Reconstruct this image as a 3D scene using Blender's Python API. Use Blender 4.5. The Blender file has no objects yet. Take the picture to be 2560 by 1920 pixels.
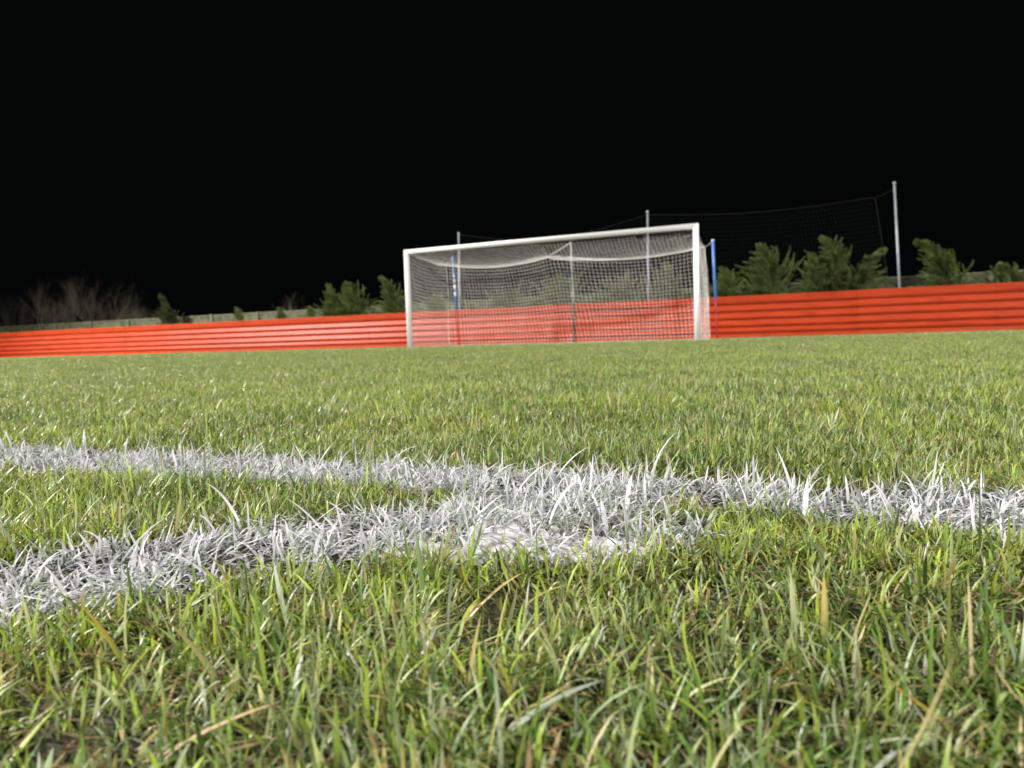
import bpy, math, random
import numpy as np
from mathutils import Vector, Matrix

rng = np.random.default_rng(11)
random.seed(11)
C = bpy.context.scene
COL = C.collection
PI = math.pi

# ------------------------------------------------------------------ camera
F_PX, PITCH, ROLL, CAM_H = 1886.2, 0.05956, 0.0302, 0.16
fw = Vector((0, math.cos(PITCH), -math.sin(PITCH)))
r0 = Vector((1, 0, 0)); u0 = r0.cross(fw)
cR = (math.cos(ROLL) * r0 - math.sin(ROLL) * u0).normalized()
cU = (math.sin(ROLL) * r0 + math.cos(ROLL) * u0).normalized()
cam = bpy.data.cameras.new('camera'); camo = bpy.data.objects.new('camera', cam); COL.objects.link(camo)
camo.matrix_world = Matrix(((cR.x, cU.x, -fw.x, 0), (cR.y, cU.y, -fw.y, 0), (cR.z, cU.z, -fw.z, CAM_H), (0, 0, 0, 1)))
cam.sensor_width = 36; cam.lens = F_PX / 2560 * 36
cam.clip_start = 0.01; cam.clip_end = 2000
cam.dof.use_dof = True; cam.dof.focus_distance = 0.68; cam.dof.aperture_fstop = 11.5
C.camera = camo

# ------------------------------------------------------------------ pitch frame
GA = 0.4414                                       # the goal line's turn against the camera
AL = Vector((math.cos(GA), -math.sin(GA), 0))      # along the goal line, to the right
NO = Vector((math.sin(GA), math.cos(GA), 0))       # off the pitch, behind the goal
def PF(lat, perp, z=0): return AL * lat + NO * perp + Vector((0, 0, z))
def ray_at(px, py, perp):                          # where a sight line meets a vertical plane
    d = fw + cR * ((px - 1280) / F_PX) - cU * ((py - 960) / F_PX)
    o = Vector((0, 0, CAM_H)); t = (perp - o.dot(NO)) / d.dot(NO)
    return o + d * t

# ------------------------------------------------------------------ night sky and floodlights
w = bpy.data.worlds.new('World'); C.world = w; w.use_nodes = True
bg = w.node_tree.nodes['Background']; bg.inputs[0].default_value = (0.75, 0.95, 1.0, 1); bg.inputs[1].default_value = 0.0016
def flood(lat, perp, h, power, size, colr):
    l = bpy.data.lights.new('floodlight', 'SPOT'); o = bpy.data.objects.new('floodlight', l); COL.objects.link(o)
    p = PF(lat, perp, h); o.location = p
    aim = PF(-5, 10, 0)
    o.rotation_euler = (aim - p).to_track_quat('-Z', 'Y').to_euler()
    l.energy = power; l.shadow_soft_size = size; l.color = colr; l.spot_size = math.radians(100); l.spot_blend = 0.6
flood(-45.1, -3.3, 24, 215000, 0.5, (1.0, 0.97, 0.93))
flood(30.9, -3.3, 24, 38000, 0.6, (1.0, 0.97, 0.93))
flood(-45.1, -48, 24, 55000, 0.6, (1.0, 0.97, 0.93))
flood(30.9, -48, 24, 150000, 0.6, (1.0, 0.97, 0.93))
C.view_settings.view_transform = 'Standard'; C.view_settings.look = 'None'
C.view_settings.exposure = 0; C.view_settings.gamma = 1
C.render.film_transparent = False
C.cycles.use_denoising = True
C.cycles.max_bounces = 5; C.cycles.diffuse_bounces = 3; C.cycles.transmission_bounces = 3; C.cycles.glossy_bounces = 2
C.cycles.sample_clamp_indirect = 4
C.cycles.sample_clamp_direct = 12

# ------------------------------------------------------------------ helpers
def tag(o, label=None, cat=None, group=None, kind=None):
    for k, v in (('label', label), ('category', cat), ('group', group), ('kind', kind)):
        if v: o[k] = v
    return o
def empty(name, loc):
    o = bpy.data.objects.new(name, None); COL.objects.link(o); o.location = loc; o.empty_display_size = 0.1
    return o
def link(name, me, mat=None, parent=None):
    o = bpy.data.objects.new(name, me); COL.objects.link(o)
    if mat: me.materials.append(mat)
    if parent is not None:
        o.parent = parent; o.matrix_parent_inverse = Matrix.Translation(parent.location).inverted()
    return o
def np_mesh(name, V, loops, starts, totals, colr=None, smooth=True):
    me = bpy.data.meshes.new(name)
    me.vertices.add(len(V)); me.vertices.foreach_set('co', np.ascontiguousarray(V, np.float32).ravel())
    me.loops.add(len(loops)); me.loops.foreach_set('vertex_index', np.ascontiguousarray(loops, np.int32))
    me.polygons.add(len(starts))
    me.polygons.foreach_set('loop_start', np.ascontiguousarray(starts, np.int32))
    me.polygons.foreach_set('loop_total', np.ascontiguousarray(totals, np.int32))
    me.polygons.foreach_set('use_smooth', np.full(len(starts), smooth))
    if colr is not None:
        a = me.color_attributes.new('Col', 'FLOAT_COLOR', 'POINT')
        c = np.ones((len(V), 4), np.float32); c[:, :3] = colr
        a.data.foreach_set('color', c.ravel())
    me.update(calc_edges=True)
    return me
class MB:                                          # collects pieces of one mesh, all through numpy
    def __init__(s): s.V = []; s.L = []; s.T = []; s.C = []; s.n = 0
    def add(s, V, F, c=None):
        V = np.asarray(V, float); F = [tuple(f) for f in F]
        s.V.append(V); s.L.append(np.array([i for f in F for i in f]) + s.n); s.T.append(np.array([len(f) for f in F]))
        s.C.append(np.tile(np.array(c if c is not None else (1, 1, 1)), (len(V), 1)) if np.ndim(c) < 2 else c); s.n += len(V)
    def raw(s, V, L, T, Cc): s.V.append(V); s.L.append(L + s.n); s.T.append(T); s.C.append(Cc); s.n += len(V)
    def mesh(s, name, smooth=True):
        T = np.concatenate(s.T); st = np.concatenate(([0], np.cumsum(T)[:-1]))
        return np_mesh(name, np.concatenate(s.V), np.concatenate(s.L), st, T, np.concatenate(s.C), smooth)
    def build(s, name, mat, parent=None, smooth=True): return link(name, s.mesh(name, smooth), mat, parent)
def tubes(mb, A, B, ra, rb, k=4, c=(1, 1, 1)):      # many straight tubes at once
    A = np.asarray(A, float); B = np.asarray(B, float); n = len(A)
    ra = np.broadcast_to(ra, (n,)); rb = np.broadcast_to(rb, (n,))
    d = B - A; d /= np.linalg.norm(d, axis=1, keepdims=True) + 1e-12
    up = np.where(np.abs(d[:, 2:3]) > 0.9, np.array([[1.0, 0, 0]]), np.array([[0, 0, 1.0]]))
    x = np.cross(d, up); x /= np.linalg.norm(x, axis=1, keepdims=True); y = np.cross(d, x)
    an = np.arange(k) * 2 * PI / k
    ring = x[:, None] * np.cos(an)[None, :, None] + y[:, None] * np.sin(an)[None, :, None]
    V = np.concatenate((A[:, None] + ring * ra[:, None, None], B[:, None] + ring * rb[:, None, None]), 1).reshape(-1, 3)
    base = np.array([[i, (i + 1) % k, (i + 1) % k + k, i + k] for i in range(k)]).ravel()
    L = (base[None] + (np.arange(n) * 2 * k)[:, None]).ravel(); T = np.full(n * k, 4)
    cc = np.repeat(np.asarray(c, float).reshape(-1, 3) if np.ndim(c) > 1 else np.tile(np.array(c, float), (n, 1)), 2 * k, axis=0)
    mb.raw(V, L, T, cc)
def sweep(mb, pts, radii, k=12, c=(1, 1, 1), caps=True):    # a bent round bar with closed ends
    pts = [Vector(p) for p in pts]; V = []; F = []
    pr = None
    for i, p in enumerate(pts):
        d = (pts[min(i + 1, len(pts) - 1)] - pts[max(i - 1, 0)]).normalized()
        if pr is None: pr = d.orthogonal().normalized()
        x = (pr - d * pr.dot(d)).normalized(); pr = x; y = d.cross(x)
        for j in range(k):
            a = 2 * PI * j / k; V.append(p + (x * math.cos(a) + y * math.sin(a)) * radii[i])
    for i in range(len(pts) - 1):
        for j in range(k): F.append((i * k + j, i * k + (j + 1) % k, (i + 1) * k + (j + 1) % k, (i + 1) * k + j))
    if caps: F.append(tuple(range(k))[::-1]); F.append(tuple(range((len(pts) - 1) * k, len(pts) * k)))
    mb.add([tuple(v) for v in V], F, c)
def vnoise(x, y, s, seed=0):                       # smooth value noise, vectorised
    x = np.asarray(x, float) / s + 1000.3; y = np.asarray(y, float) / s + 1000.7
    xi = np.floor(x).astype(np.int64); yi = np.floor(y).astype(np.int64); fx = x - xi; fy = y - yi
    def h(a, b):
        n = (a * 374761393 + b * 668265263 + seed * 982451653) & 0x7fffffff
        n = ((n ^ (n >> 13)) * 1274126177) & 0x7fffffff
        return ((n ^ (n >> 16)) & 0xffff) / 65535.0
    fx = fx * fx * (3 - 2 * fx); fy = fy * fy * (3 - 2 * fy)
    return (h(xi, yi) * (1 - fx) + h(xi + 1, yi) * fx) * (1 - fy) + (h(xi, yi + 1) * (1 - fx) + h(xi + 1, yi + 1) * fx) * fy

# ------------------------------------------------------------------ materials
def mat(name): 
    m = bpy.data.materials.new(name); m.use_nodes = True
    nt = m.node_tree; return m, nt, nt.nodes['Principled BSDF']
def simple(name, col, rough=0.5, metal=0.0, spec=0.5, dirt=None, dscale=8, bump=0.0, stretch=(1, 1, 1)):
    m, nt, p = mat(name); N = nt.nodes; K = nt.links
    p.inputs['Roughness'].default_value = rough; p.inputs['Metallic'].default_value = metal
    p.inputs['Specular IOR Level'].default_value = spec
    tc = N.new('ShaderNodeTexCoord'); mp = N.new('ShaderNodeMapping'); mp.inputs['Scale'].default_value = stretch
    nz = N.new('ShaderNodeTexNoise'); nz.inputs['Scale'].default_value = dscale; nz.inputs['Detail'].default_value = 6
    K.new(tc.outputs['Object'], mp.inputs[0]); K.new(mp.outputs[0], nz.inputs['Vector'])
    cr = N.new('ShaderNodeValToRGB'); cr.color_ramp.elements[0].position = 0.35; cr.color_ramp.elements[1].position = 0.65
    d = dirt if dirt else tuple(c * 0.85 for c in col)
    cr.color_ramp.elements[0].color = (*d, 1); cr.color_ramp.elements[1].color = (*col, 1)
    K.new(nz.outputs[0], cr.inputs[0]); K.new(cr.outputs[0], p.inputs['Base Color'])
    if bump:
        b = N.new('ShaderNodeBump'); b.inputs['Strength'].default_value = bump; b.inputs['Distance'].default_value = 0.01
        K.new(nz.outputs[0], b.inputs['Height']); K.new(b.outputs[0], p.inputs['Normal'])
    return m
def leafy(name, transl=0.3, rough=0.45, spec=0.4, tint=(1.15, 1.1, 0.6), nscale=0):
    m, nt, p = mat(name); N = nt.nodes; K = nt.links
    at = N.new('ShaderNodeAttribute'); at.attribute_name = 'Col'
    K.new(at.outputs['Color'], p.inputs['Base Color'])
    p.inputs['Roughness'].default_value = rough; p.inputs['Specular IOR Level'].default_value = spec
    tr = N.new('ShaderNodeBsdfTranslucent'); mx = N.new('ShaderNodeMix'); mx.data_type = 'RGBA'; mx.blend_type = 'MULTIPLY'
    mx.inputs[0].default_value = 1; mx.inputs[7].default_value = (*tint, 1); K.new(at.outputs['Color'], mx.inputs[6])
    K.new(mx.outputs[2], tr.inputs['Color'])
    ms = N.new('ShaderNodeMixShader'); ms.inputs[0].default_value = transl
    K.new(p.outputs[0], ms.inputs[1]); K.new(tr.outputs[0], ms.inputs[2])
    K.new(ms.outputs[0], nt.nodes['Material Output'].inputs[0])
    return m
M_grass = leafy('grass_blades', 0.18, 0.40, 0.36, (1.05, 1.1, 0.6))
M_paint = leafy('line_paint', 0.12, 0.7, 0.25, (1, 1, 1))
M_conifer = leafy('conifer_foliage', 0.2, 0.6, 0.25)
M_twig = leafy('twigs', 0.0, 0.8, 0.2)
M_white = simple('white_goal_paint', (0.9, 0.9, 0.89), 0.35, dirt=(0.86, 0.86, 0.85), dscale=3)
M_net = simple('white_net_cord', (0.8, 0.78, 0.74), 0.8, dirt=(0.68, 0.66, 0.62), dscale=5)
M_rope = simple('white_rope', (0.8, 0.78, 0.74), 0.8)
M_darknet = simple('dark_net_cord', (0.009, 0.009, 0.009), 0.9)
M_galv = simple('galvanised_steel', (0.30, 0.31, 0.34), 0.5, 0.3, dirt=(0.22, 0.23, 0.26), dscale=6)
M_blue = simple('blue_pole_paint', (0.06, 0.17, 0.5), 0.4, dirt=(0.1, 0.22, 0.5), dscale=9)
M_redp = simple('red_pole_paint', (0.42, 0.02, 0.035), 0.45, dirt=(0.3, 0.02, 0.04), dscale=9)
M_tape = simple('white_tape', (0.7, 0.72, 0.76), 0.6)
M_grey = simple('grey_tube', (0.36, 0.35, 0.33), 0.6)
M_black = simple('black_sleeve', (0.035, 0.04, 0.035), 0.7)
M_tan = simple('tan_clip', (0.45, 0.38, 0.26), 0.7)
M_conc = simple('mossy_concrete', (0.085, 0.085, 0.042), 0.9, dirt=(0.022, 0.034, 0.01), dscale=3.5, bump=0.5)
M_capst = simple('pale_concrete', (0.11, 0.105, 0.06), 0.9, dirt=(0.04, 0.05, 0.022), dscale=5)
M_bark = simple('bark', (0.12, 0.09, 0.06), 0.9, bump=0.6, dscale=20)

# red sheet: worn gloss paint over corrugated steel, with streaks and scuffs
M_red, nt, p = mat('red_sheet_paint'); N = nt.nodes; K = nt.links
tc = N.new('ShaderNodeTexCoord'); mp = N.new('ShaderNodeMapping'); mp.inputs['Scale'].default_value = (0.7, 0.7, 4)
K.new(tc.outputs['Object'], mp.inputs[0])
n1 = N.new('ShaderNodeTexNoise'); n1.inputs['Scale'].default_value = 2.2; n1.inputs['Detail'].default_value = 8; n1.inputs['Roughness'].default_value = 0.65
K.new(mp.outputs[0], n1.inputs['Vector'])
cr = N.new('ShaderNodeValToRGB'); e = cr.color_ramp.elements
e[0].position = 0.28; e[0].color = (0.23, 0.024, 0.009, 1); e[1].position = 0.62; e[1].color = (0.36, 0.040, 0.011, 1)
x = e.new(0.45); x.color = (0.315, 0.034, 0.010, 1)
K.new(n1.outputs[0], cr.inputs[0])
n2 = N.new('ShaderNodeTexNoise'); n2.inputs['Scale'].default_value = 26; n2.inputs['Detail'].default_value = 4; K.new(tc.outputs['Object'], n2.inputs['Vector'])
sp = N.new('ShaderNodeValToRGB'); sp.color_ramp.elements[0].position = 0.70; sp.color_ramp.elements[1].position = 0.78
K.new(n2.outputs[0], sp.inputs[0])
mx = N.new('ShaderNodeMix'); mx.data_type = 'RGBA'; mx.inputs[7].default_value = (0.5, 0.14, 0.09, 1)
K.new(sp.outputs[0], mx.inputs[0]); K.new(cr.outputs[0], mx.inputs[6]); K.new(mx.outputs[2], p.inputs['Base Color'])
rr = N.new('ShaderNodeMapRange'); rr.inputs[3].default_value = 0.36; rr.inputs[4].default_value = 0.52
K.new(n1.outputs[0], rr.inputs[0]); K.new(rr.outputs[0], p.inputs['Roughness'])
p.inputs['Specular IOR Level'].default_value = 0.13

# soil under the turf
M_soil, nt, p = mat('soil'); N = nt.nodes; K = nt.links
tc = N.new('ShaderNodeTexCoord'); n1 = N.new('ShaderNodeTexNoise'); n1.inputs['Scale'].default_value = 30; n1.inputs['Detail'].default_value = 10
K.new(tc.outputs['Object'], n1.inputs['Vector'])
cr = N.new('ShaderNodeValToRGB'); e = cr.color_ramp.elements
e[0].position = 0.3; e[0].color = (0.022, 0.018, 0.01, 1); e[1].position = 0.68; e[1].color = (0.07, 0.075, 0.03, 1)
x = e.new(0.5); x.color = (0.045, 0.04, 0.02, 1)
K.new(n1.outputs[0], cr.inputs[0]); K.new(cr.outputs[0], p.inputs['Base Color']); p.inputs['Roughness'].default_value = 0.95
b = N.new('ShaderNodeBump'); b.inputs['Distance'].default_value = 0.004; K.new(n1.outputs[0], b.inputs['Height']); K.new(b.outputs[0], p.inputs['Normal'])

# ------------------------------------------------------------------ ground
def hollow(x, y):                                  # trodden hollows in the turf by the corner of the lines
    g = np.zeros_like(np.asarray(x, float))
    for cx, cy, r, d in ((-0.012, 0.425, 0.034, 0.012), (-0.02, 0.375, 0.022, 0.008), (0.115, 0.455, 0.02, 0.006), (0.29, 0.39, 0.03, 0.008),
                         (0.17, 0.69, 0.03, 0.010), (-0.06, 0.535, 0.02, 0.006), (0.16, 0.31, 0.02, 0.004)):
        g = g - d * np.exp(-(((x - cx) / r) ** 2 + ((y - cy) / (r * 1.3)) ** 2))
    return g
def gz(x, y):
    return (vnoise(x, y, 0.11, 1) - 0.5) * 0.010 + (vnoise(x, y, 0.035, 2) - 0.5) * 0.006 + (vnoise(x, y, 0.5, 3) - 0.5) * 0.012 + hollow(x, y)
def axis(lo, hi, fine, far_lo, far_hi, n=26):
    a = np.arange(lo, hi + 1e-6, fine)
    g1 = lo - (lo - far_lo) * (np.linspace(0, 1, n)[1:] ** 4); g2 = hi + (far_hi - hi) * (np.linspace(0, 1, n)[1:] ** 4)
    return np.concatenate((g1[::-1], a, g2))
gx = axis(-1.6, 1.6, 0.014, -500, 500); gy = axis(-0.3, 2.2, 0.014, -300, 900)
X, Y = np.meshgrid(gx, gy); Z = gz(X, Y)
ny, nx = X.shape
idx = np.arange(nx * ny).reshape(ny, nx)
q = np.stack((idx[:-1, :-1], idx[:-1, 1:], idx[1:, 1:], idx[1:, :-1]), -1).reshape(-1, 4)
me = np_mesh('ground', np.stack((X.ravel(), Y.ravel(), Z.ravel()), 1), q.ravel(), np.arange(len(q)) * 4, np.full(len(q), 4))
tag(link('ground', me, M_soil), kind='structure')

# ------------------------------------------------------------------ painted lines: where the marker has sprayed
LINE_N, LINE_F = 0.625, 0.765                      # penalty area line, distance from the lens across the line
ARC_C = (-7.09, 5.66); J = (-0.22, 0.665); ARC_R = math.hypot(J[0] - ARC_C[0], J[1] - ARC_C[1])
def lp(x, y): return x * AL.x + y * AL.y, x * NO.x + y * NO.y
def sstep(a, b, v): t = np.clip((v - a) / (b - a), 0, 1); return t * t * (3 - 2 * t)
def paint(x, y):
    la, pe = lp(x, y)
    wob = (vnoise(x, y, 0.03, 5) - 0.5) * 0.03 + (vnoise(x, y, 0.12, 6) - 0.5) * 0.02
    pl = pe - 0.045 * (la + 1.24) / 1.35            # the marker ran slightly out of true
    a = sstep(0.0, 0.014, pl + wob - LINE_N + 0.012) * sstep(0.0, 0.014, LINE_F - pl - wob)
    r = np.hypot(la - ARC_C[0], pe - ARC_C[1])
    b = sstep(0, 0.014, 0.072 - np.abs(r - ARC_R) + wob) * (pl < LINE_N + 0.05)
    c = sstep(0, 0.2, 1 - ((x - 0.0) / 0.16) ** 2 - ((y - 0.575) / 0.075) ** 2 + wob * 8)
    return a, b, c
# ------------------------------------------------------------------ blades
def blade_mesh(mb, P, h, w, az, th0, kap, tw, cb, ct, K, nc=2):
    n = len(P); t = np.linspace(0, 1, K + 1)
    th = th0[:, None] + kap[:, None] * t[None] ** 1.4
    ds = (h / K)[:, None]
    hx = np.concatenate((np.zeros((n, 1)), np.cumsum(np.sin((th[:, 1:] + th[:, :-1]) / 2) * ds, 1)), 1)
    hz = np.concatenate((np.zeros((n, 1)), np.cumsum(np.cos((th[:, 1:] + th[:, :-1]) / 2) * ds, 1)), 1)
    dx = np.cos(az)[:, None]; dy = np.sin(az)[:, None]
    cx = P[:, 0:1] + hx * dx; cy = P[:, 1:2] + hx * dy; cz = np.maximum(P[:, 2:3] + hz, P[:, 2:3] * 0 + 0.0015 + P[:, 2:3])
    ta = az[:, None] + PI / 2 + tw[:, None] * (0.3 + t[None])
    wx = np.cos(ta); wy = np.sin(ta)
    wid = w[:, None] * 0.5 * np.clip(1.0 - np.maximum(0, (t - 0.45) / 0.55) ** 2.2, 0, 1)[None] * (0.75 + 0.25 * np.minimum(1, t * 4))[None]
    rows = []
    for i in range(K):
        if nc == 2:
            for s in (-1, 1): rows.append(np.stack((cx[:, i] + s * wx[:, i] * wid[:, i], cy[:, i] + s * wy[:, i] * wid[:, i], cz[:, i]), 1))
        else:
            for s in (-1, 0, 1):
                f = (0.35 * wid[:, i]) * (1 if s == 0 else 0)   # the midrib fold
                rows.append(np.stack((cx[:, i] + s * wx[:, i] * wid[:, i] - f * np.cos(az), cy[:, i] + s * wy[:, i] * wid[:, i] - f * np.sin(az), cz[:, i]), 1))
    rows.append(np.stack((cx[:, K], cy[:, K], cz[:, K]), 1))
    V = np.stack(rows, 1); nv = V.shape[1]
    fac = []; tot = []
    for i in range(K - 1):
        for c in range(nc - 1):
            a = i * nc + c; fac += [a, a + 1, a + nc + 1, a + nc]; tot.append(4)
    for c in range(nc - 1): fac += [(K - 1) * nc + c, (K - 1) * nc + c + 1, K * nc]; tot.append(3)
    L = (np.array(fac)[None] + (np.arange(n) * nv)[:, None]).ravel(); T = np.tile(np.array(tot), n)
    tt = np.concatenate((np.repeat(t[:-1], nc), [1.0]))
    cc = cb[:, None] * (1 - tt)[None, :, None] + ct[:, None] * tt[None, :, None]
    mb.raw(V.reshape(-1, 3), L, T, cc.reshape(-1, 3))

HALF = 0.68
def scatter(d0, d1, dens, margin, taper):          # blade roots over a wedge seen from the lens, thinning with distance
    wmax = HALF * d1 + margin; area = 2 * wmax * (d1 - d0); n = int(dens * area)
    x = rng.uniform(-wmax, wmax, n); y = rng.uniform(d0, d1, n)
    k = (np.abs(x) < HALF * y + margin)
    if taper: k &= rng.random(n) < (d0 / np.maximum(y, d0)) ** taper
    return x[k], y[k]
def greens(n, x, y, dry=0.095):
    """base colour of each blade and of its tip"""
    G = np.array([(0.155, 0.235, 0.042), (0.21, 0.275, 0.085), (0.36, 0.385, 0.18), (0.08, 0.145, 0.03), (0.255, 0.295, 0.17), (0.275, 0.355, 0.05)])
    pch = vnoise(x, y, 0.22, 9)
    k = rng.integers(0, len(G), n); k = np.where((pch > 0.6) & (rng.random(n) < 0.28), 5, k); k = np.where((pch < 0.35) & (rng.random(n) < 0.22), 3, k)
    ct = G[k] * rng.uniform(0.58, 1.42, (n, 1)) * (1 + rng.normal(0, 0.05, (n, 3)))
    ct = ct * 1.25; cb = ct * 0.48 + np.array([0.035, 0.028, 0.012])  # roots darkened, tips lightened: shade between blades put into the colour
    r = rng.random(n)
    d = r < dry * (0.4 + 1.4 * vnoise(x, y, 0.09, 12))
    S = np.array([(0.48, 0.36, 0.17), (0.36, 0.26, 0.13), (0.55, 0.45, 0.25), (0.30, 0.17, 0.07)])
    s = S[rng.integers(0, 4, n)] * rng.uniform(0.8, 1.15, (n, 1))
    ct = np.where(d[:, None], s, ct); cb = np.where(d[:, None], s * 0.9, cb)
    tip = (~d) & (rng.random(n) < 0.06); Yl = np.array([0.60, 0.50, 0.20]) * rng.uniform(0.7, 1.1, (n, 1))
    ct = np.where(tip[:, None], Yl, ct)
    return np.clip(cb, 0.004, 0.9), np.clip(ct, 0.004, 0.9), d
def whites(n, x, y, worn=0.2):
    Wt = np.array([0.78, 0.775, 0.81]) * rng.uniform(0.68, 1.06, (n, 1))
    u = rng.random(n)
    ct = Wt.copy(); cb = Wt * rng.uniform(0.4, 0.9, (n, 1))  # darker roots: paint thins there, and shade is put into the colour
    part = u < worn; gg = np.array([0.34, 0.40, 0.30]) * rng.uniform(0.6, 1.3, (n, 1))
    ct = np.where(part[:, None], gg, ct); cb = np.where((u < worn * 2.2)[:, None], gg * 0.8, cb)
    return np.clip(cb, 0.01, 0.86), np.clip(ct, 0.01, 0.86)

mg = MB(); ml = MB(); ma = MB()
def sow(x, y, K, nc, wm, hm, tall=0.0, near=True, az=None):
    n = len(x); P = np.stack((x, y, gz(x, y) - 0.002), 1)
    a, b, c = paint(x, y) if near else (np.zeros(n),) * 3
    pk = np.maximum(np.maximum(a, b), c * 0.9)
    ispaint = rng.random(n) < pk
    hn = np.where(y > 1.0, 0.70, 0.58) + np.where(y > 1.0, 0.22, 0.45) * vnoise(x, y, 0.14, 4) + 0.34 * vnoise(x, y, 0.045, 44) + 0.16 * (vnoise(x, y, 0.9, 8) - 0.5)
    h = hm * hn * rng.lognormal(0, 0.34, n)
    wd = wm * rng.lognormal(0, 0.22, n)
    az = rng.uniform(0, 2 * PI, n) if az is None else az
    th0 = np.abs(rng.normal(0.40, 0.42, n)); kap = rng.normal(0.9, 0.9, n)
    lie = rng.random(n) < 0.27
    th0 = np.where(lie, rng.uniform(0.9, 1.45, n), th0); kap = np.where(lie, rng.normal(0.1, 0.4, n), kap)
    tw = rng.normal(0, 0.55, n)
    cb, ct, d = greens(n, x, y)
    th0 = np.where(d, th0 + rng.uniform(0, 0.9, n), th0); h = np.where(d, h * 0.85, h)
    if near:
        # blades next to the lines carry flecks of spray
        fl = (~ispaint) & (rng.random(n) < 0.02 * (y < 1.2))
        wc = np.array([0.62, 0.64, 0.6]); ct = np.where(fl[:, None], wc, ct)
        bare = hollow(x, y) < -0.003
        keep = ~(bare & (rng.random(n) < 0.72))
        la, pe = lp(x, y)
        lone = ispaint & (vnoise(x, y, 0.05, 21) < 0.34) & (rng.random(n) < 0.45)     # thin, crusted spots
        blob = (c > 0.3) & (((x + 0.0) / 0.075) ** 2 + ((y - 0.545) / 0.035) ** 2 < 1) & (rng.random(n) < 0.35)
        pe = pe - 0.045 * (la + 1.24) / 1.35
        gap = (~ispaint) & (pe > LINE_F - 0.005) & (pe < LINE_F + 0.012 + 0.035 * (x > 0.03)) & (rng.random(n) < 0.62)
        keep &= ~lone & ~blob & ~gap
        h = np.where(ispaint, h * 1.25, h); wd = np.where(ispaint, wd * 1.22, wd); keep &= ~(ispaint & (rng.random(n) < 0.2))
        th0 = np.where(ispaint, th0 + 0.45 * (rng.random(n) < .65), th0); kap = np.where(ispaint, kap + rng.uniform(0, .8, n), kap)
    else: keep = np.ones(n, bool)
    g = keep & ~ispaint
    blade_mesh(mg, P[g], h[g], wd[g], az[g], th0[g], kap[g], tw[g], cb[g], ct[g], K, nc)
    if near and ispaint.any():
        cw, tw_ = whites(n, x, y)
        isarc = (b > a) & (b > c)
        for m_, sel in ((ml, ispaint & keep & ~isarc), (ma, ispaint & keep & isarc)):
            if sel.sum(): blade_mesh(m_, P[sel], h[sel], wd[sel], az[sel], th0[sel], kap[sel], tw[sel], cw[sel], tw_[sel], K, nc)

# tufts right by the lens, then single blades out to the far end
x, y = scatter(0.14, 1.15, 31000, 0.22, 0)
nt_ = len(x); m = rng.integers(2, 6, nt_); X2 = np.repeat(x, m); Y2 = np.repeat(y, m)
X2 = X2 + rng.normal(0, 0.0028, len(X2)); Y2 = Y2 + rng.normal(0, 0.0028, len(Y2))
taz = rng.uniform(0, 2 * PI, nt_); spread_ = rng.uniform(0.5, 2.2, nt_)
sparse = vnoise(X2, Y2, 0.028, 71) * 0.6 + vnoise(X2, Y2, 0.07, 72) * 0.4
k = ~((sparse < 0.32) & (rng.random(len(X2)) < 0.7))
AZ = (np.repeat(taz, m) + rng.normal(0, 1, len(X2)) * np.repeat(spread_, m))[k]
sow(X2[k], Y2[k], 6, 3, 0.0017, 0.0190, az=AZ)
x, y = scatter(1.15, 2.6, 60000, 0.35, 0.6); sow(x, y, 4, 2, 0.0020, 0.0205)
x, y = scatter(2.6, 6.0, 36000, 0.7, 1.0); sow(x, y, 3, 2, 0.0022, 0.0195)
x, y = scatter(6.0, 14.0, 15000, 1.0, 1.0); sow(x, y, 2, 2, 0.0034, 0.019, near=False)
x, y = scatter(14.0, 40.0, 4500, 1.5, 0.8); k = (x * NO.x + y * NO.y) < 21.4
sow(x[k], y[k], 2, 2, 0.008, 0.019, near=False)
# thinner cover beside and behind the viewpoint
x = rng.uniform(-1.9, 1.9, 130000); y = rng.uniform(-0.3, 2.4, 130000); k = (np.abs(x) > HALF * y + 0.22) & (np.hypot(x, y) > 0.14)
sow(x[k], y[k], 3, 2, 0.0032, 0.027)
# thatch: dead stems and clippings lying low between the blades
x, y = scatter(0.14, 1.6, 6500, 0.2, 0); n = len(x)
a, b, c = paint(x, y); ip = np.maximum(np.maximum(a, b), c) > 0.5
S = np.array([(0.36, 0.27, 0.14), (0.20, 0.13, 0.06), (0.10, 0.11, 0.035), (0.12, 0.08, 0.04)])[rng.integers(0, 4, n)] * rng.uniform(0.7, 1.1, (n, 1))
P = np.stack((x, y, gz(x, y) + rng.uniform(0.001, 0.008, n)), 1)
sel = ~ip
def flat(mb_, sel, cc): 
    k = sel.sum()
    blade_mesh(mb_, P[sel], rng.uniform(0.012, 0.034, k), rng.uniform(0.001, 0.0024, k), rng.uniform(0, 2 * PI, k), rng.uniform(1.25, 1.7, k), rng.normal(0, 0.3, k), rng.normal(0, 1, k), cc[sel], cc[sel], 4)
flat(mg, sel, S)
WC = np.array([0.64, 0.62, 0.65]) * rng.uniform(0.3, 1.1, (n, 1)); WC = np.clip(WC, 0, 0.85)
flat(ml, ip & ~((b > a) & (b > c)), WC); flat(ma, ip & (b > a) & (b > c), WC)

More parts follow.
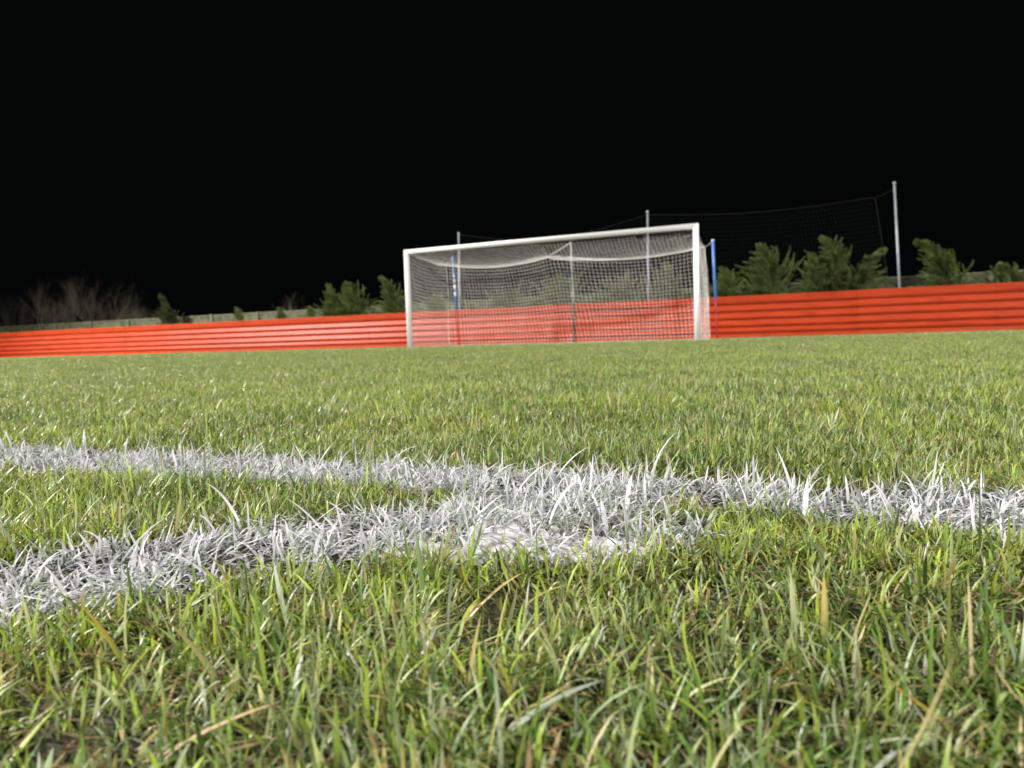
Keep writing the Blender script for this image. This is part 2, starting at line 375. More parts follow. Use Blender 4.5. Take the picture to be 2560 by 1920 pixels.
# the long blades that stand out in the photograph
def tall(mb_, px, D, h, wd, az, th, kap, c0, c1, tw=0.3):
    X_ = (px - 1280) / F_PX * D; k = np.array
    blade_mesh(mb_, k([[X_, D, float(gz(X_, D))]]), k([h]), k([wd]), k([az]), k([th]), k([kap]), k([tw]), k([c0]), k([c1]), 10, 3)
GR = (0.10, 0.19, 0.04); GG = (0.17, 0.24, 0.12); TN = (0.5, 0.38, 0.18); YE = (0.62, 0.42, 0.09); WH = (0.78, 0.77, 0.81)
for a_ in ((1040, .44, .052, .0034, 1.9, .25, .3, GR, (0.16, 0.22, 0.08)), (2110, .45, .062, .0038, 2.7, .45, .35, GG, GG), (1980, .42, .05, .0036, 2.7, .5, .3, GG, (0.3, 0.33, 0.25)),
           (700, .37, .055, .0036, 2.8, .5, .5, GG, GG), (1230, .43, .05, .003, 0.1, .7, .8, GR, TN), (520, .335, .045, .004, 2.8, .6, .5, GG, TN),
           (280, .36, .045, .004, 2.9, .5, .4, GR, YE), (1130, .43, .05, .003, .3, .75, .5, TN, TN), (1200, .28, .05, .004, .1, .9, .5, (0.3, 0.34, 0.26), (0.3, 0.34, 0.26)),
           (2440, .275, .045, .004, 2.6, .9, .3, YE, (0.6, 0.3, 0.07)), (1790, .4, .05, .0028, 2.9, .5, .5, GR, TN), (300, .28, .055, .003, .2, 1.1, .3, TN, (0.6, 0.45, 0.25)),
           (1985, .36, .045, .003, 1.4, .15, .3, GR, (0.55, 0.5, 0.3)), (860, .34, .045, .003, 2.9, .3, .9, GR, GG), (2060, .37, .042, .0035, 1.2, .2, .3, GR, YE)):
    tall(mg, *a_)
for a_ in ((590, .60, .062, .0034, 2.6, .5, .9), (800, .60, .05, .0036, 2.8, .7, .5), (520, .50, .045, .004, 2.9, .8, .6), (1870, .66, .045, .0042, 2.4, .25, .45), (1360, .60, .05, .003, .4, .3, .9),
           (2240, .60, .042, .0044, 2.3, .3, .3), (2010, .62, .04, .0042, 1.0, .25, .3), (1560, .66, .042, .004, 1.2, .3, .9), (2330, .56, .045, .005, 2.4, .4, .3), (200, 1.18, .035, .004, 2.0, .2, .3)):
    tall(ml, *a_, WH, WH)

# sprayed crust on the soil of each line
def crust(mb_, which, x0, x1, y0, y1, st):
    xs = np.arange(x0, x1, st); ys = np.arange(y0, y1, st); X, Y = np.meshgrid(xs, ys)
    a, b, c = paint(X, Y); isarc = (b > a) & (b > c); on = np.maximum(np.maximum(a, b), c) > 0.45
    lump = (vnoise(X, Y, 0.008, 31) * 0.004 + vnoise(X, Y, 0.025, 32) * 0.002) * np.clip(1.2 - ((X + 0.03) / 0.13) ** 2 - ((Y - 0.54) / 0.08) ** 2, 0.25, 1.2)
    Z = gz(X, Y) + 0.003 + lump + vnoise(X, Y, 0.006, 33) * 0.0035 + vnoise(X, Y, 0.0032, 36) * 0.002
    if which == 'arc': on &= isarc; Z = Z - 0.004
    else: on &= ~isarc
    cov = np.clip(1.15 - ((X - 0.02) / 0.14) ** 2 - ((Y - 0.55) / 0.06) ** 2, 0, 1) * 0.95 + 0.12
    k_ = vnoise(X, Y, 0.02, 34) * 0.6 + vnoise(X, Y, 0.007, 37) * 0.4
    Z = Z - 0.014 * (1 - sstep(0.45, 0.95, np.maximum(np.maximum(a, b), c))) - 0.010 * np.clip((k_ - cov * 0.62) * 5 + 0.45, 0, 1)
    idx = np.arange(X.size).reshape(X.shape); f = on[:-1, :-1]
    q = np.stack((idx[:-1, :-1][f], idx[:-1, 1:][f], idx[1:, 1:][f], idx[1:, :-1][f]), -1)
    used, inv = np.unique(q, return_inverse=True); inv = inv.reshape(-1)
    V = np.stack((X.ravel()[used], Y.ravel()[used], Z.ravel()[used]), 1)
    t = np.clip(vnoise(V[:, 0], V[:, 1], 0.009, 35) * 1.5 - 0.1, 0, 1)[:, None]
    t2 = np.clip(vnoise(V[:, 0], V[:, 1], 0.005, 38) * 3.0 - 1.75, 0, 1)[:, None]; cc = np.array([0.70, 0.69, 0.73]) * t + np.array([0.42, 0.39, 0.40]) * (1 - t); cc = cc * (1 - t2) + np.array([0.2, 0.16, 0.12]) * t2
    mb_.raw(V, inv, np.full(len(q), 4), cc)
crust(ml, 'line', -0.42, 0.55, 0.35, 1.05, 0.0018)
crust(ma, 'arc', -0.45, 0.1, 0.2, 0.75, 0.0018)
crust(ml, 'line', -1.9, -0.42, 0.7, 1.7, 0.008)

tag(mg.build('grass', M_grass), 'short green football turf with dry yellow blades, covering the whole pitch', 'grass', kind='stuff')
tag(ml.build('penalty_area_line', M_paint), 'straight white painted line on grass, running from the left edge to the right edge', 'pitch line', kind='stuff')
tag(ma.build('penalty_arc_line', M_paint), 'curved white painted line on grass, nearer one, going off bottom left', 'pitch line', kind='stuff')

# far goal line, seen edge-on as a few sprayed blades
mgl = MB(); n = 9000; la = rng.uniform(-32, 14, n); pe = 16.66 + rng.uniform(-0.06, 0.06, n)
P = np.stack((la * AL.x + pe * NO.x, la * AL.y + pe * NO.y, np.zeros(n)), 1)
one = np.ones(n)
blade_mesh(mgl, P, 0.022 * rng.lognormal(0, .25, n), 0.01 * one, rng.uniform(0, 6.28, n), rng.uniform(0, .6, n), rng.normal(.5, .3, n), rng.normal(0, .4, n), one[:, None] * np.array([.7, .7, .72]), one[:, None] * np.array([.7, .7, .72]), 2)
tag(mgl.build('goal_line', M_paint), 'faint white goal line on the far grass under the goal', 'pitch line', kind='stuff')

# ------------------------------------------------------------------ goal
GL0 = -10.873 + 0.0                                # lateral of the left post's outer side (set below from the fitted corner)
corner = Vector((-2.713, 19.703, 0)); GL0 = corner.dot(AL); GP = corner.dot(NO); GW = 7.56; GH = 2.545
goal = empty('football_goal', PF(GL0 + GW / 2, GP))
tag(goal, 'white full-size football goal with a white net, in front of the red fence', 'goal')
def prof(k=20, r=0.06, e=2.6):
    o = []
    for i in range(k):
        a = 2 * PI * i / k; c_, s_ = math.cos(a), math.sin(a)
        q = (abs(c_) ** e + abs(s_) ** e) ** (-1 / e); o.append((r * q * c_, r * q * s_))
    return o
PR = prof()
def bar(name, A, B, ux, uy, mA, mB, extra=()):     # profile bar, ends mitred along ux by mA/mB
    V = []; k = len(PR)
    for p_, mm in ((A, mA), (B, mB)):
        d = (B - A).normalized()
        for (a_, b_) in PR: V.append(p_ + ux * a_ + uy * b_ + d * (a_ * mm))
    F = [(i, (i + 1) % k, (i + 1) % k + k, i + k) for i in range(k)] + [tuple(range(k))[::-1], tuple(range(k, 2 * k))]
    mb_ = MB(); mb_.add([tuple(v) for v in V], F)
    return mb_
Zv = Vector((0, 0, 1))
L0 = PF(GL0 + 0.06, GP + 0.06); R0 = PF(GL0 + GW - 0.06, GP + 0.06)
top = Zv * (GH - 0.06)
bar('post', L0 - Zv * 0.1, L0 + top, AL, NO, 0, -1).build('post', M_white, goal)
bar('post', R0 - Zv * 0.1, R0 + top, AL, NO, 0, 1).build('post', M_white, goal)
bar('crossbar', L0 + top, R0 + top, Zv, NO, -1, 1).build('crossbar', M_white, goal)

# net: roof, back and sides hung from the bar, the posts and three free-standing poles
def lerp(a, b, t): return a + (b - a) * t
def back_top(s):                                   # s 0..1 along the goal: offset behind the line, height, lateral
    if s < 0.5:
        u = s / 0.5; return 2.08 * (1 - u) + 1.98 * u, lerp(2.29, 2.31, u) - 0.17 * math.sin(PI * u) ** 0.9, lerp(0.06, 3.42, u)
    u = (s - 0.5) / 0.5; return lerp(1.98, 1.05, u ** 2.2), lerp(2.31, 2.13, u) - 0.16 * math.sin(PI * u) ** 0.9, lerp(3.42, 7.50, u)
def back_bot(s): return lerp(2.12, 1.42, s ** 2.5), 0.02, lerp(0.06, 7.52, s)
def G(lat, off, z): return PF(GL0 + lat, GP + off, z)
mn = MB(); CELL = 0.10; NR = 75; ND = 21; NV = 24; cr_ = 0.0031
def grid_tubes(Pg, r):
    Pg = np.asarray(Pg); Pg = Pg + rng.normal(0, 0.004, Pg.shape)
    A = np.concatenate((Pg[:-1].reshape(-1, 3), Pg[:, :-1].reshape(-1, 3))); B = np.concatenate((Pg[1:].reshape(-1, 3), Pg[:, 1:].reshape(-1, 3)))
    tubes(mn, A, B, r, r, 4)
roof = []; back = []
for i in range(NR + 1):
    s = i / NR; o, z, lt = back_top(s); ob, zb, lb = back_bot(s)
    l0 = 0.06 + s * 7.44; ro = []; ba = []
    for j in range(ND + 1):
        u = j / ND; sag = 0.15 * math.sin(PI * min(1, u * 1.0)) * (0.35 + 0.65 * math.sin(PI * s) ** 0.5) * (1 + 0.5 * (s > .5))
        ro.append(tuple(G(lerp(l0, lt, u), lerp(0.10, o, u), lerp(2.47, z, u) - sag)))
    for j in range(NV + 1):
        u = j / NV; bulge = 0.10 * math.sin(PI * u) * (0.4 + 0.6 * abs(math.sin(2 * PI * s))) + 0.02 * math.sin(s * 61 + u * 4)
        fold = 0.05 * math.exp(-((s - 0.46) / 0.02) ** 2)
        ba.append(tuple(G(lerp(lt, lb, u) + 0.02 * math.sin(s * 37 + u * 6), lerp(o, ob, u) + bulge * 0.7 - fold, lerp(z, zb, u))))
    roof.append(ro); back.append(ba)
grid_tubes(roof, cr_); grid_tubes(back, cr_)
for s, l0 in ((0.0, 0.06), (1.0, 7.50)):
    o, z, lt = back_top(s); ob, zb, lb = back_bot(s); sd = []
    nd = ND if s == 0 else 13
    for i in range(nd + 1):
        u = i / nd; col = []
        zt = lerp(2.47 if s == 0 else 2.30, z, u) - 0.10 * math.sin(PI * u)
        for j in range(NV + 1):
            v = j / NV; bl = 0.05 * math.sin(PI * u) * math.sin(PI * v) * (1 if s else -1)
            off = lerp(lerp(0.1, o, u), lerp(0.1, ob, u), v)
            col.append(tuple(G(lerp(l0, lerp(lt, lb, v), u) + bl, off, lerp(zt, 0.02, v))))
        sd.append(col)
    grid_tubes(sd, cr_)
net = mn.build('net', M_net, goal)
# the net's hem rope along the back edge
mr = MB()
pts = [back[i][0] for i in range(0, NR + 1)]; sweep(mr, pts, [0.0038] * len(pts), 6)
pts = [tuple(Vector(back[NR][j])) for j in range(NV + 1)]; sweep(mr, pts, [0.005] * len(pts), 6)
pts = [tuple(Vector(back[0][j])) for j in range(NV + 1)]; sweep(mr, pts, [0.004] * len(pts), 6)
# a second, thicker rope that runs onto the roof left of the middle
pts = []
for i in range(31, NR + 1):
    v = Vector(back[i][0]); lift = max(0, (41 - i) / 10)
    if lift > 0: v = v.lerp(Vector(roof[i][int(ND * (1 - 0.42 * lift))]), 1.0)
    pts.append(tuple(v + Vector((0, 0, 0.012))))
sweep(mr, pts, [0.0065] * len(pts), 6)
mr.build('hem_rope', M_rope, net)

# poles that hold the net out
def pole(base, topp, label, segs, sleeve=None):
    t = empty('net_pole', base); tag(t, label, 'net pole', 'poles holding the goal net')
    b_, tp = Vector(base), Vector(topp)
    for name, u0, u1, r, m_ in segs:
        mb_ = MB(); a1 = b_.lerp(tp, u0); a2 = b_.lerp(tp, u1); d = (tp - b_).normalized()
        sweep(mb_, [a1, a1 + d * 0.004, a1.lerp(a2, .5), a2 - d * 0.004, a2], [r * .8, r, r, r, r * .8], 14)
        mb_.build(name, m_, t)
    return t
def gpt(px, py, perp): return ray_at(px, py, perp)
PB = GP + 2.12
rb = ray_at(1793, 845, GP + 1.75); rb.z = 0.0; rt = ray_at(1782, 599, GP + 1.75)
rp = pole(rb, rt, 'leaning net pole right of the goal, blue above and red below', (('lower_tube', 0, .40, .019, M_redp), ('upper_tube', .40, .985, .032, M_blue), ('cap', .985, 1.0, .036, M_tape)))
lb_ = ray_at(1148, 862, PB); lb_.z = 0; lt_ = ray_at(1131, 640, PB)
pole(lb_, lt_, 'net pole behind the left of the net, blue with white tape and a red foot', (('lower_tube', 0, .40, .016, M_redp), ('upper_tube', .40, 1.0, .022, M_blue), ('tape', .56, .60, .030, M_tape), ('tape', .64, .68, .030, M_tape), ('tape', .71, .74, .030, M_tape), ('tape', .77, .79, .030, M_tape)))
cb_ = ray_at(1437, 853, PB); cb_.z = 0; ct_ = ray_at(1427, 604, PB)
pole(cb_, ct_, 'slim grey net pole behind the middle of the goal with a black lower half', (('lower_sleeve', 0, .40, .036, M_black), ('upper_tube', .40, 1.0, .021, M_grey), ('clip', .45, .505, .036, M_tan)))
def tie(a_, b_, label, r=0.005, sag=0.02, m_=M_rope):
    mb_ = MB(); a_ = Vector(a_); b_ = Vector(b_)
    sweep(mb_, [a_.lerp(b_, i / 8) - Zv * sag * math.sin(PI * i / 8) for i in range(9)], [r] * 9, 6)
    tag(mb_.build('guy_rope', m_), label, 'rope', 'ropes tying the net to its poles')
tie(rt - Zv * 0.03, back[NR][0], 'short rope from the blue and red pole to the right corner of the net')
tie(ct_ - Zv * 0.02, back[int(NR * .46)][0], 'short slanting rope from the grey middle pole to the net roof', 0.009)
tie(lt_ - Zv * 0.02, back[0][0], 'short rope from the taped blue pole to the left corner of the net')

# ------------------------------------------------------------------ red fence of ribbed sheets
FP = GP + 4.76; FH = 1.145
bands = [0.0, 0.115, 0.285, 0.49, 0.695, 0.90, 1.145]
fence = empty('corrugated_fence', PF(-12, FP)); tag(fence, 'long low red fence of ribbed metal sheets behind the goal', 'fence')
def profile():
    pr = []
    for i in range(6):
        z0, z1 = bands[i], bands[i + 1]
        if i: pr += [(0.046, z0 - 0.004), (0.046, z0 + 0.016), (0.016, z0 + 0.026), (-0.008, z0 + 0.075)]
        else: pr += [(0.004, -0.05)]
        if i == 5: pr += [(-0.02, z1 - 0.012), (-0.012, z1)]
        else: pr += [(0.032 if i else 0.02, z1 - 0.016)]
    return pr
pr = profile()
lat = -46.0; kk = 0
while lat < 24:
    Lp = 3.05; ns = 14; mb_ = MB(); jit = random.uniform(-0.002, 0.002); jz = random.uniform(-0.004, 0.004); ph = random.uniform(0, 6)
    V = []; F = []
    for i in range(ns + 1):
        u = i / ns; l_ = lat + u * (Lp - 0.001); wav = 0.004 * math.sin(u * 5 + ph) + jit
        for j, (o, z) in enumerate(pr):
            dent = 0.006 * (float(vnoise(l_, z, 0.35, 51)) - 0.5)
            V.append(tuple(PF(l_, FP + o + wav + dent, z + (jz if z > 0 else 0))))
        V.append(tuple(PF(l_, FP + 0.075 + wav, FH + jz))); V.append(tuple(PF(l_, FP + 0.075 + wav, -0.05)))
    m_ = len(pr) + 2
    for i in range(ns):
        for j in range(m_): F.append((i * m_ + j, (i + 1) * m_ + j, (i + 1) * m_ + (j + 1) % m_, i * m_ + (j + 1) % m_))
    F.append(tuple(range(m_))); F.append(tuple(range(ns * m_, (ns + 1) * m_))[::-1])
    mb_.add(V, F); mb_.build('sheet', M_red, fence, smooth=False)
    if kk % 1 == 0:                                # lap strip where two sheets meet
        ms_ = MB(); V = []; F = []
        for dl in (-0.012, 0.012):
            for (o, z) in pr[:-2]: V.append(tuple(PF(lat - 0.003 + dl, FP + o - 0.0035, z)))
            V.append(tuple(PF(lat - 0.003 + dl, FP + 0.05, pr[-3][1]))); V.append(tuple(PF(lat - 0.003 + dl, FP + 0.05, -0.05)))
        h_ = len(V) // 2
        for j in range(h_): F.append((j, h_ + j, h_ + (j + 1) % h_, (j + 1) % h_))
        F.append(tuple(range(h_))[::-1]); F.append(tuple(range(h_, 2 * h_)))
        ms_.add(V, F); ms_.build('lap_strip', M_red, fence, smooth=False)
    lat += Lp; kk += 1

# ------------------------------------------------------------------ pale wall behind
WP = GP + 7.6
wall = empty('concrete_wall', PF(-12, WP)); tag(wall, 'low mossy concrete panel wall showing above the red fence', 'wall')
def box(mb_, l0, l1, p0, p1, z0, z1, bev=0.0):
    c8 = [PF(l, p_, z) for z in (z0, z1) for (l, p_) in ((l0, p0), (l1, p0), (l1, p1), (l0, p1))]
    mb_.add([tuple(v) for v in c8], [(3, 2, 1, 0), (4, 5, 6, 7), (0, 1, 5, 4), (1, 2, 6, 5), (2, 3, 7, 6), (3, 0, 4, 7)])
lat = -52.0
while lat < 26:
    a_ = MB(); box(a_, lat + 0.072, lat + 2.548, WP, WP + 0.06, -0.05, 1.52 + random.uniform(-0.01, 0.01)); a_.build('panel', M_conc, wall, False)
    a_ = MB(); box(a_, lat + 0.072, lat + 2.548, WP - 0.02, WP + 0.08, 1.532, 1.60); a_.build('coping', M_capst, wall, False)
    a_ = MB(); box(a_, lat - 0.06, lat + 0.065, WP - 0.05, WP + 0.11, -0.05, 1.62); a_.build('wall_post', M_capst, wall, False)
    lat += 2.62

# ------------------------------------------------------------------ ball-stop poles and the dark net on them
SP = GP + 5.5
tops = []
for (bx, tx, ty, lab) in ((1147, 1147, 586, 'slim grey pole behind the left part of the goal net, shortest above the crossbar'), (1621, 1619, 532, 'tall grey pole showing above the crossbar near the right of the goal'), (2255, 2236, 461, 'tall grey pole standing alone right of the goal behind the fence')):
    b_ = ray_at(bx, 780, SP); b_.z = 0; t_ = ray_at(tx, ty, SP)
    # the lean seen in the photo holds from the fence upward
    e_ = empty('stop_net_pole', b_); tag(e_, lab, 'pole', 'poles of the dark ball-stop net')
    b2 = b_
    mb_ = MB(); sweep(mb_, [b2 - Zv * .05, b2.lerp(t_, .5), t_], [.030, .030, .028], 14); mb_.build('shaft', M_galv, e_)
    mb_ = MB(); sweep(mb_, [t_ + Zv * .002, t_ + Zv * 0.03, t_ + Zv * 0.06, t_ + Zv * .075], [.038, .042, .03, .01], 14); mb_.build('cap', M_galv, e_)
    tops.append((b2, t_))
ms2 = MB()
(bA, tA), (bB, tB), (bC, tC) = tops
eT = ray_at(2188, 493, SP); eB = ray_at(2228, 690, SP)
Ltop = []
nU, nW = 110, 22
def topcurve(u):
    lA = tA; 
    if u < 0.43: v = u / 0.43; p_ = lA.lerp(tB - Zv * 0.05, v); s_ = 0.42
    else: v = (u - 0.43) / 0.57; p_ = (tB - Zv * 0.05).lerp(eT, v); s_ = 0.16
    return p_ - Zv * s_ * math.sin(PI * v)
Pg = []
for i in range(nU + 1):
    u = i / nU; tpt = topcurve(u) - Zv * 0.02; bpt = Vector((tpt.x, tpt.y, 0.9)).lerp(Vector((eB.x, eB.y, 0.9)), u ** 8)
    Pg.append([tuple(tpt.lerp(bpt, j / nW) + NO * 0.05 * math.sin(PI * j / nW + u * 9)) for j in range(nW + 1)])
Pg = np.asarray(Pg)
A = np.concatenate((Pg[:-1].reshape(-1, 3), Pg[:, :-1].reshape(-1, 3))); B = np.concatenate((Pg[1:].reshape(-1, 3), Pg[:, 1:].reshape(-1, 3)))
tubes(ms2, A, B, 0.0009, 0.0009, 4)
sn = tag(ms2.build('stop_net', M_darknet), 'big faint dark ball-stop net hanging behind the goal against the black sky', 'net')
mb_ = MB(); sweep(mb_, [tuple(topcurve(i / 60)) for i in range(61)], [0.0022] * 61, 5)
for k_ in range(1): sweep(mb_, [tuple(Vector(Pg[-1][j])) for j in range(nW + 1)], [0.003] * (nW + 1), 5)
sweep(mb_, [tuple(eT.lerp(tC - Zv * .08, i / 8) - Zv * 0.04 * math.sin(PI * i / 8)) for i in range(9)], [0.003] * 9, 5)
mb_.build('edge_rope', simple('dark_rope', (0.03, 0.027, 0.024), 0.9), sn)

# ------------------------------------------------------------------ conifers, shrubs and bare bushes behind the fence
def crown_pts(trunk_pts):
    return trunk_pts
def leaves(mb_, P, D, L, W, colr):                 # many small pointed scale-leaf sprays
    n = len(P); D = D / (np.linalg.norm(D, axis=1, keepdims=True) + 1e-9)
    R = rng.normal(0, 1, (n, 3)); S = np.cross(D, R); S /= np.linalg.norm(S, axis=1, keepdims=True) + 1e-9
    V = np.stack((P, P + D * (L * .45)[:, None] + S * (W / 2)[:, None], P + D * L[:, None], P + D * (L * .45)[:, None] - S * (W / 2)[:, None]), 1).reshape(-1, 3)
    mb_.raw(V, np.arange(4 * n), np.full(n, 4), np.repeat(colr, 4, 0))
def conifer(px, py, perp, wid, lean, label, dens=1.0, hue=(0.098, 0.125, 0.036), droop=0.5, name='conifer', bx=None):
    tip = ray_at(px, py, perp); H = tip.z
    base = Vector(ray_at(bx if bx else px, 800, perp)); base.z = 0.0
    t = empty(name, base); tag(t, label, 'tree' if name == 'conifer' else 'shrub', 'evergreens behind the red fence')
    def axis_pt(u):                                # trunk leans, its leader nods over
        p_ = base.lerp(Vector((tip.x, tip.y, H)), u); p_.z = H * (u if u < .85 else .85 + (u - .85) * .9)
        p_ += AL * lean * 0.22 * (max(0, u - .72) / .28) ** 2 - AL * lean * 0.22 * u * 0.6
        return p_
    tp = [axis_pt(i / 12) for i in range(13)]
    mb_ = MB(); sweep(mb_, [tp[0] - Zv * .05] + tp[1:], [max(.004, .05 * (1 - i / 12)) for i in range(13)], 7); mb_.build('trunk', M_bark, t)
    Ps = []; Ds = []; br = MB()
    nb = int(115 * dens * (0.5 + H / 2.6))
    for b in range(nb):
        u = rng.uniform(0.12, 1.0) ** 0.8; p0 = axis_pt(min(u, .995)); az = rng.uniform(0, 2 * PI)
        ln = (wid * 1.25 * min(1, (1 - u) / .55) ** 1.15 * rng.uniform(0.4, 1.2) + 0.10) * (1 + 0.25 * math.sin(b * 2.4))
        out = Vector((math.cos(az), math.sin(az), 0)); el = rng.uniform(0.15, 0.75) + 0.5 * u
        path = []
        p_ = Vector(p0); d = (out * math.cos(el) + Zv * math.sin(el))
        ns_ = 9
        for s_ in range(ns_ + 1):
            path.append(Vector(p_)); p_ += d * (ln / ns_)
            d = (d + Zv * ((0.10 - 0.42 * (s_ / ns_) ** 2) * droop * 1.3) + AL * lean * 0.12 * (s_ / ns_) + Vector(rng.normal(0, .13, 3))).normalized()
        sweep(br, path, [max(.002, .009 * (1 - i / 10)) for i in range(ns_ + 1)], 4)
        nl = int((50 + 560 * ln) * (0.75 + .5 * rng.random()))
        for k_ in range(nl):
            f = rng.random() ** 0.8 * ns_; i0 = min(int(f), ns_ - 1); q_ = path[i0].lerp(path[i0 + 1], f - i0)
            dd = (path[i0 + 1] - path[i0]).normalized(); rad = (0.10 * (1 - f / ns_) ** 0.9 + 0.006) * rng.random() ** .5
            o_ = Vector(rng.normal(0, 1, 3)).normalized()
            Ps.append(q_ + o_ * rad); Ds.append(dd * 1.3 + o_ * 0.6)
    for q0 in range(int(5 * dens) if name == 'conifer' else 0):      # side leaders, thin and hooked by the wind
        p_ = axis_pt(rng.uniform(.42, .8)) + AL * rng.uniform(-.5, .5) * wid * .5; d = Vector((rng.normal(0, .35), rng.normal(0, .35), 1)).normalized(); ln = rng.uniform(.3, .55) * wid
        path = [Vector(p_)]
        for s_ in range(9):
            p_ = p_ + d * ln / 9; path.append(Vector(p_)); d = (d + AL * lean * 0.05 * s_ / 3 - Zv * .03 * s_ / 3).normalized()
        sweep(br, path, [max(.002, .006 * (1 - i / 10)) for i in range(10)], 4)
        for k_ in range(int(560 * ln / .3)):
            f = rng.random() * 9; i0 = min(int(f), 8); o_ = Vector(rng.normal(0, 1, 3)).normalized()
            Ps.append(path[i0].lerp(path[i0 + 1], f - i0) + o_ * (.07 * (1 - f / 9) + .008) * rng.random() ** .5)
            Ds.append((path[i0 + 1] - path[i0]).normalized() * 1.2 + o_ * .7 - Zv * .1)
    # the nodding leader
    for k_ in range(int(520)):
        u = rng.uniform(.72, 1.0); q_ = axis_pt(u); q2 = axis_pt(min(1.0, u + .02)) if u < .98 else q_ + (axis_pt(1) - axis_pt(.98))
        o_ = Vector(rng.normal(0, 1, 3)).normalized(); Ps.append(q_ + o_ * rng.random() * (.012 + .16 * (1 - u)))
        Ds.append((q2 - q_).normalized() * 1.2 + o_ * .6)
    Ps = np.array(Ps); Ds = np.array(Ds); n = len(Ps)
    cl = (vnoise(Ps[:, 0] + Ps[:, 2], Ps[:, 2], 0.14, 61))[:, None]
    cc = np.array(hue) * (0.55 + 0.95 * cl) * rng.uniform(0.75, 1.25, (n, 1)); cc[:, 0] *= rng.uniform(.8, 1.3, n)
    lv = MB(); leaves(lv, Ps, Ds, rng.uniform(.022, .055, n), rng.uniform(.006, .013, n), cc)
    cw = lv.build('crown', M_conifer, t, False)
    br.build('branches', M_bark, cw)
    return t
CP = GP + 6.3
con = [
 (1648, 678, CP, .50, -0.6, 'small low conifer just right of the blue and red pole', 1.0, 1655),
 (1905, 612, CP, .78, -1.0, 'bushy conifer with one peak, left of the tallest conifer', 1.25, 1925),
 (2068, 594, CP, .72, -1.3, 'tallest conifer, its hooked tip nodding to the left', 1.3, 2085),
 (2030, 636, CP - .3, .45, -0.3, 'short conifer in front of the tallest conifer, on its left', .9, 2035),
 (2195, 628, CP + .1, .55, 1.5, 'conifer with a slanting right-hand spur beside the lone grey pole', .9, 2130),
 (2310, 604, CP, .62, -1.6, 'conifer right of the lone grey pole, leaning left', 1.2, 2385),
 (2505, 664, CP + .3, .6, -0.8, 'low conifer cut by the right edge of the photo', 1.0, 2535),
 (1810, 672, CP - .1, .60, -0.8, 'broad low conifer between the blue pole and the one-peaked conifer', 1.1, 1815),
 (958, 694, CP, .55, -1.2, 'pale-tipped conifer touching the left goal post', 1.2, 1000),
 (822, 712, CP, .50, -0.8, 'left peak of the conifer clump left of the goal', 1.0, 835),
 (868, 708, CP + .1, .75, -0.6, 'widest conifer of the clump left of the goal', 1.3, 890),
 (402, 738, CP + .6, .40, -0.6, 'thin lone conifer on the far left beside the brown bush', 1.0, 440),
 (1665, 656, CP, .5, -0.3, 'tallest conifer seen through the goal net', 1.1, 1672),
 (1560, 702, CP, .8, -0.3, 'conifer behind the goal net between the two grey poles', 1.2, 1560),
 (1395, 690, CP, .8, 0.3, 'conifer behind the middle of the goal net', 1.2, 1395),
 (1270, 735, CP, .8, 0.2, 'low conifer behind the left half of the goal net', 1.1, 1270),
 (1090, 738, CP, .7, -0.3, 'low conifer behind the goal net near the left post', 1.0, 1090),
]
for (px, py, pp, wd_, ln_, lb, dn, bx) in con: conifer(px, py, pp, wd_ * 1.08, ln_ * 1.25, lb, dn * 1.15, bx=bx, hue=(0.045, 0.06, 0.016) if px < 500 else (0.090, 0.130, 0.036))  # far-left conifer gets a darker hue in place of dimmer light
for px, py, lb in ((700, 772, 'small leafy sprig above the fence right of the low weed'), (595, 772, 'small arching green weed above the long pale wall'), (1180, 760, 'low green shrub at the foot of the left pole behind the net'), (2215, 742, 'low shrub hugging the fence top beside the lone grey pole'), (775, 770, 'low dark shrub left of the conifer clump')):
    conifer(px, py, GP + 5.9, .34, -.6, lb, .6, name='low_shrub')
for k_ in range(19):
    conifer(1040 + k_ * 62 + rng.uniform(-18, 18), 752 - k_ * 2.1 + rng.uniform(-14, 14), GP + 5.75 + rng.uniform(0, .5), .42, rng.uniform(-.8, .4), 'low dark evergreen shrub in the row right behind the fence top', .55, hue=(0.08, 0.11, 0.03), name='low_shrub')

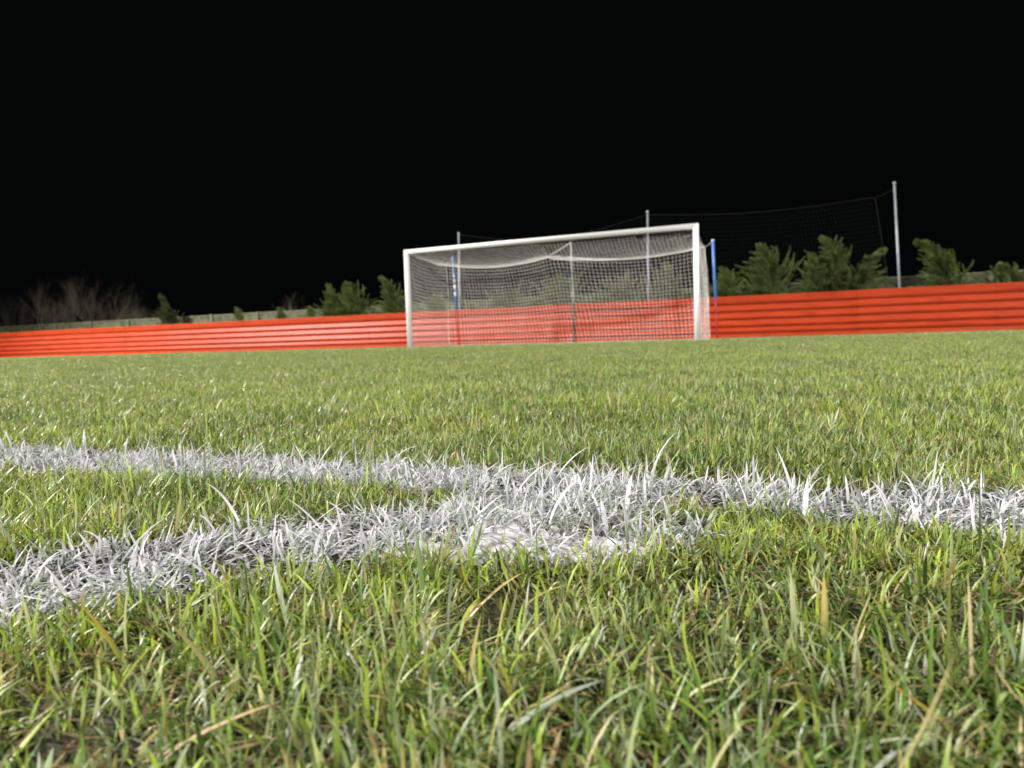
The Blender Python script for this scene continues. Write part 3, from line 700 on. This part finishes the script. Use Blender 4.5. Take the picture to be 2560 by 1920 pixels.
def bush(px, topy, perp, n_stem, spread, label, colr, depth=4, thick=.014, tw=1.0):
    tip = ray_at(px, topy, perp); base = ray_at(px, 800, perp); base.z = 0; H = tip.z
    A = []; B = []; ra = []; rb_ = []; cs = []
    def grow(p_, d, ln, r, k_):
        steps = 4; 
        for s_ in range(steps):
            d = (d + Vector(rng.normal(0, .11, 3)) + Zv * .06).normalized(); q_ = p_ + d * ln / steps
            A.append(tuple(p_)); B.append(tuple(q_)); ra.append(r); rb_.append(r * .86); r *= .86
            cs.append(np.array(colr) * rng.uniform(.7, 1.25))
            if k_ > 0 and s_ > 0:
                for _ in range(2 if rng.random() < .6 * tw else 1):
                    dv = (d + Vector(rng.normal(0, .45, 3)) + Zv * .15).normalized(); grow(q_, dv, ln * rng.uniform(.45, .68), r * .68, k_ - 1)
            p_ = q_
    for i in range(n_stem):
        a_ = rng.uniform(0, 2 * PI); tl = rng.uniform(0, spread)
        grow(base + Vector((math.cos(a_), math.sin(a_), 0)) * .12 * spread, Vector((math.cos(a_) * tl, math.sin(a_) * tl, 1)).normalized(), H * rng.uniform(.55, .75), thick * rng.uniform(.7, 1.2), depth)
    A = np.array(A); B = np.array(B)
    mb_ = MB(); tubes(mb_, A, B, np.array(ra), np.array(rb_), 4, np.array(cs))
    # scale to the height seen
    o = mb_.build('bare_bush', M_twig); zmax = float(np.percentile(B[:, 2], 99.5)); s_ = H / zmax
    me_ = o.data; co = np.empty(len(me_.vertices) * 3, np.float32); me_.vertices.foreach_get('co', co); co = co.reshape(-1, 3) - np.array(base); co *= s_
    me_.vertices.foreach_set('co', co.ravel()); o.location = base; me_.update()
    tag(o, label, 'bush', 'bare bushes beyond the fence on the left')
    return o
BPp = WP + 3.5
bush(728, 734, WP - .7, 9, .55, 'pale brown twiggy bush rising over the wall left of the conifer clump', (0.24, 0.19, 0.13), 3, .010)
bush(338, 742, WP + 1.2, 15, .9, 'rounded dense brown bush right of the tall bare bushes', (0.14, 0.115, 0.07), 3, .010, 1.3)
bush(140, 700, BPp, 5, .7, 'tall bare bush with forked pale stems, leftmost of the three tall ones', (0.19, 0.165, 0.12), 4, .026)
bush(180, 712, BPp - .3, 4, .45, 'bare bush with upright pale stems, middle of the three tall ones', (0.19, 0.165, 0.12), 4, .026)
bush(240, 692, BPp, 6, .6, 'tallest bare bush, rightmost of the three tall ones', (0.19, 0.165, 0.12), 4, .026)
bush(40, 735, BPp + 3, 12, 1.0, 'dim dense bare bush at the left edge of the photo', (0.09, 0.085, 0.06), 3, .016, 1.2)  # twig colour darkened to stand in for weak light out here
bush(300, 735, BPp + 3, 8, 1.0, 'dim bare bush behind the rounded brown bush', (0.08, 0.07, 0.055), 3, .016)  # darker twigs again carry the weak light in their colour
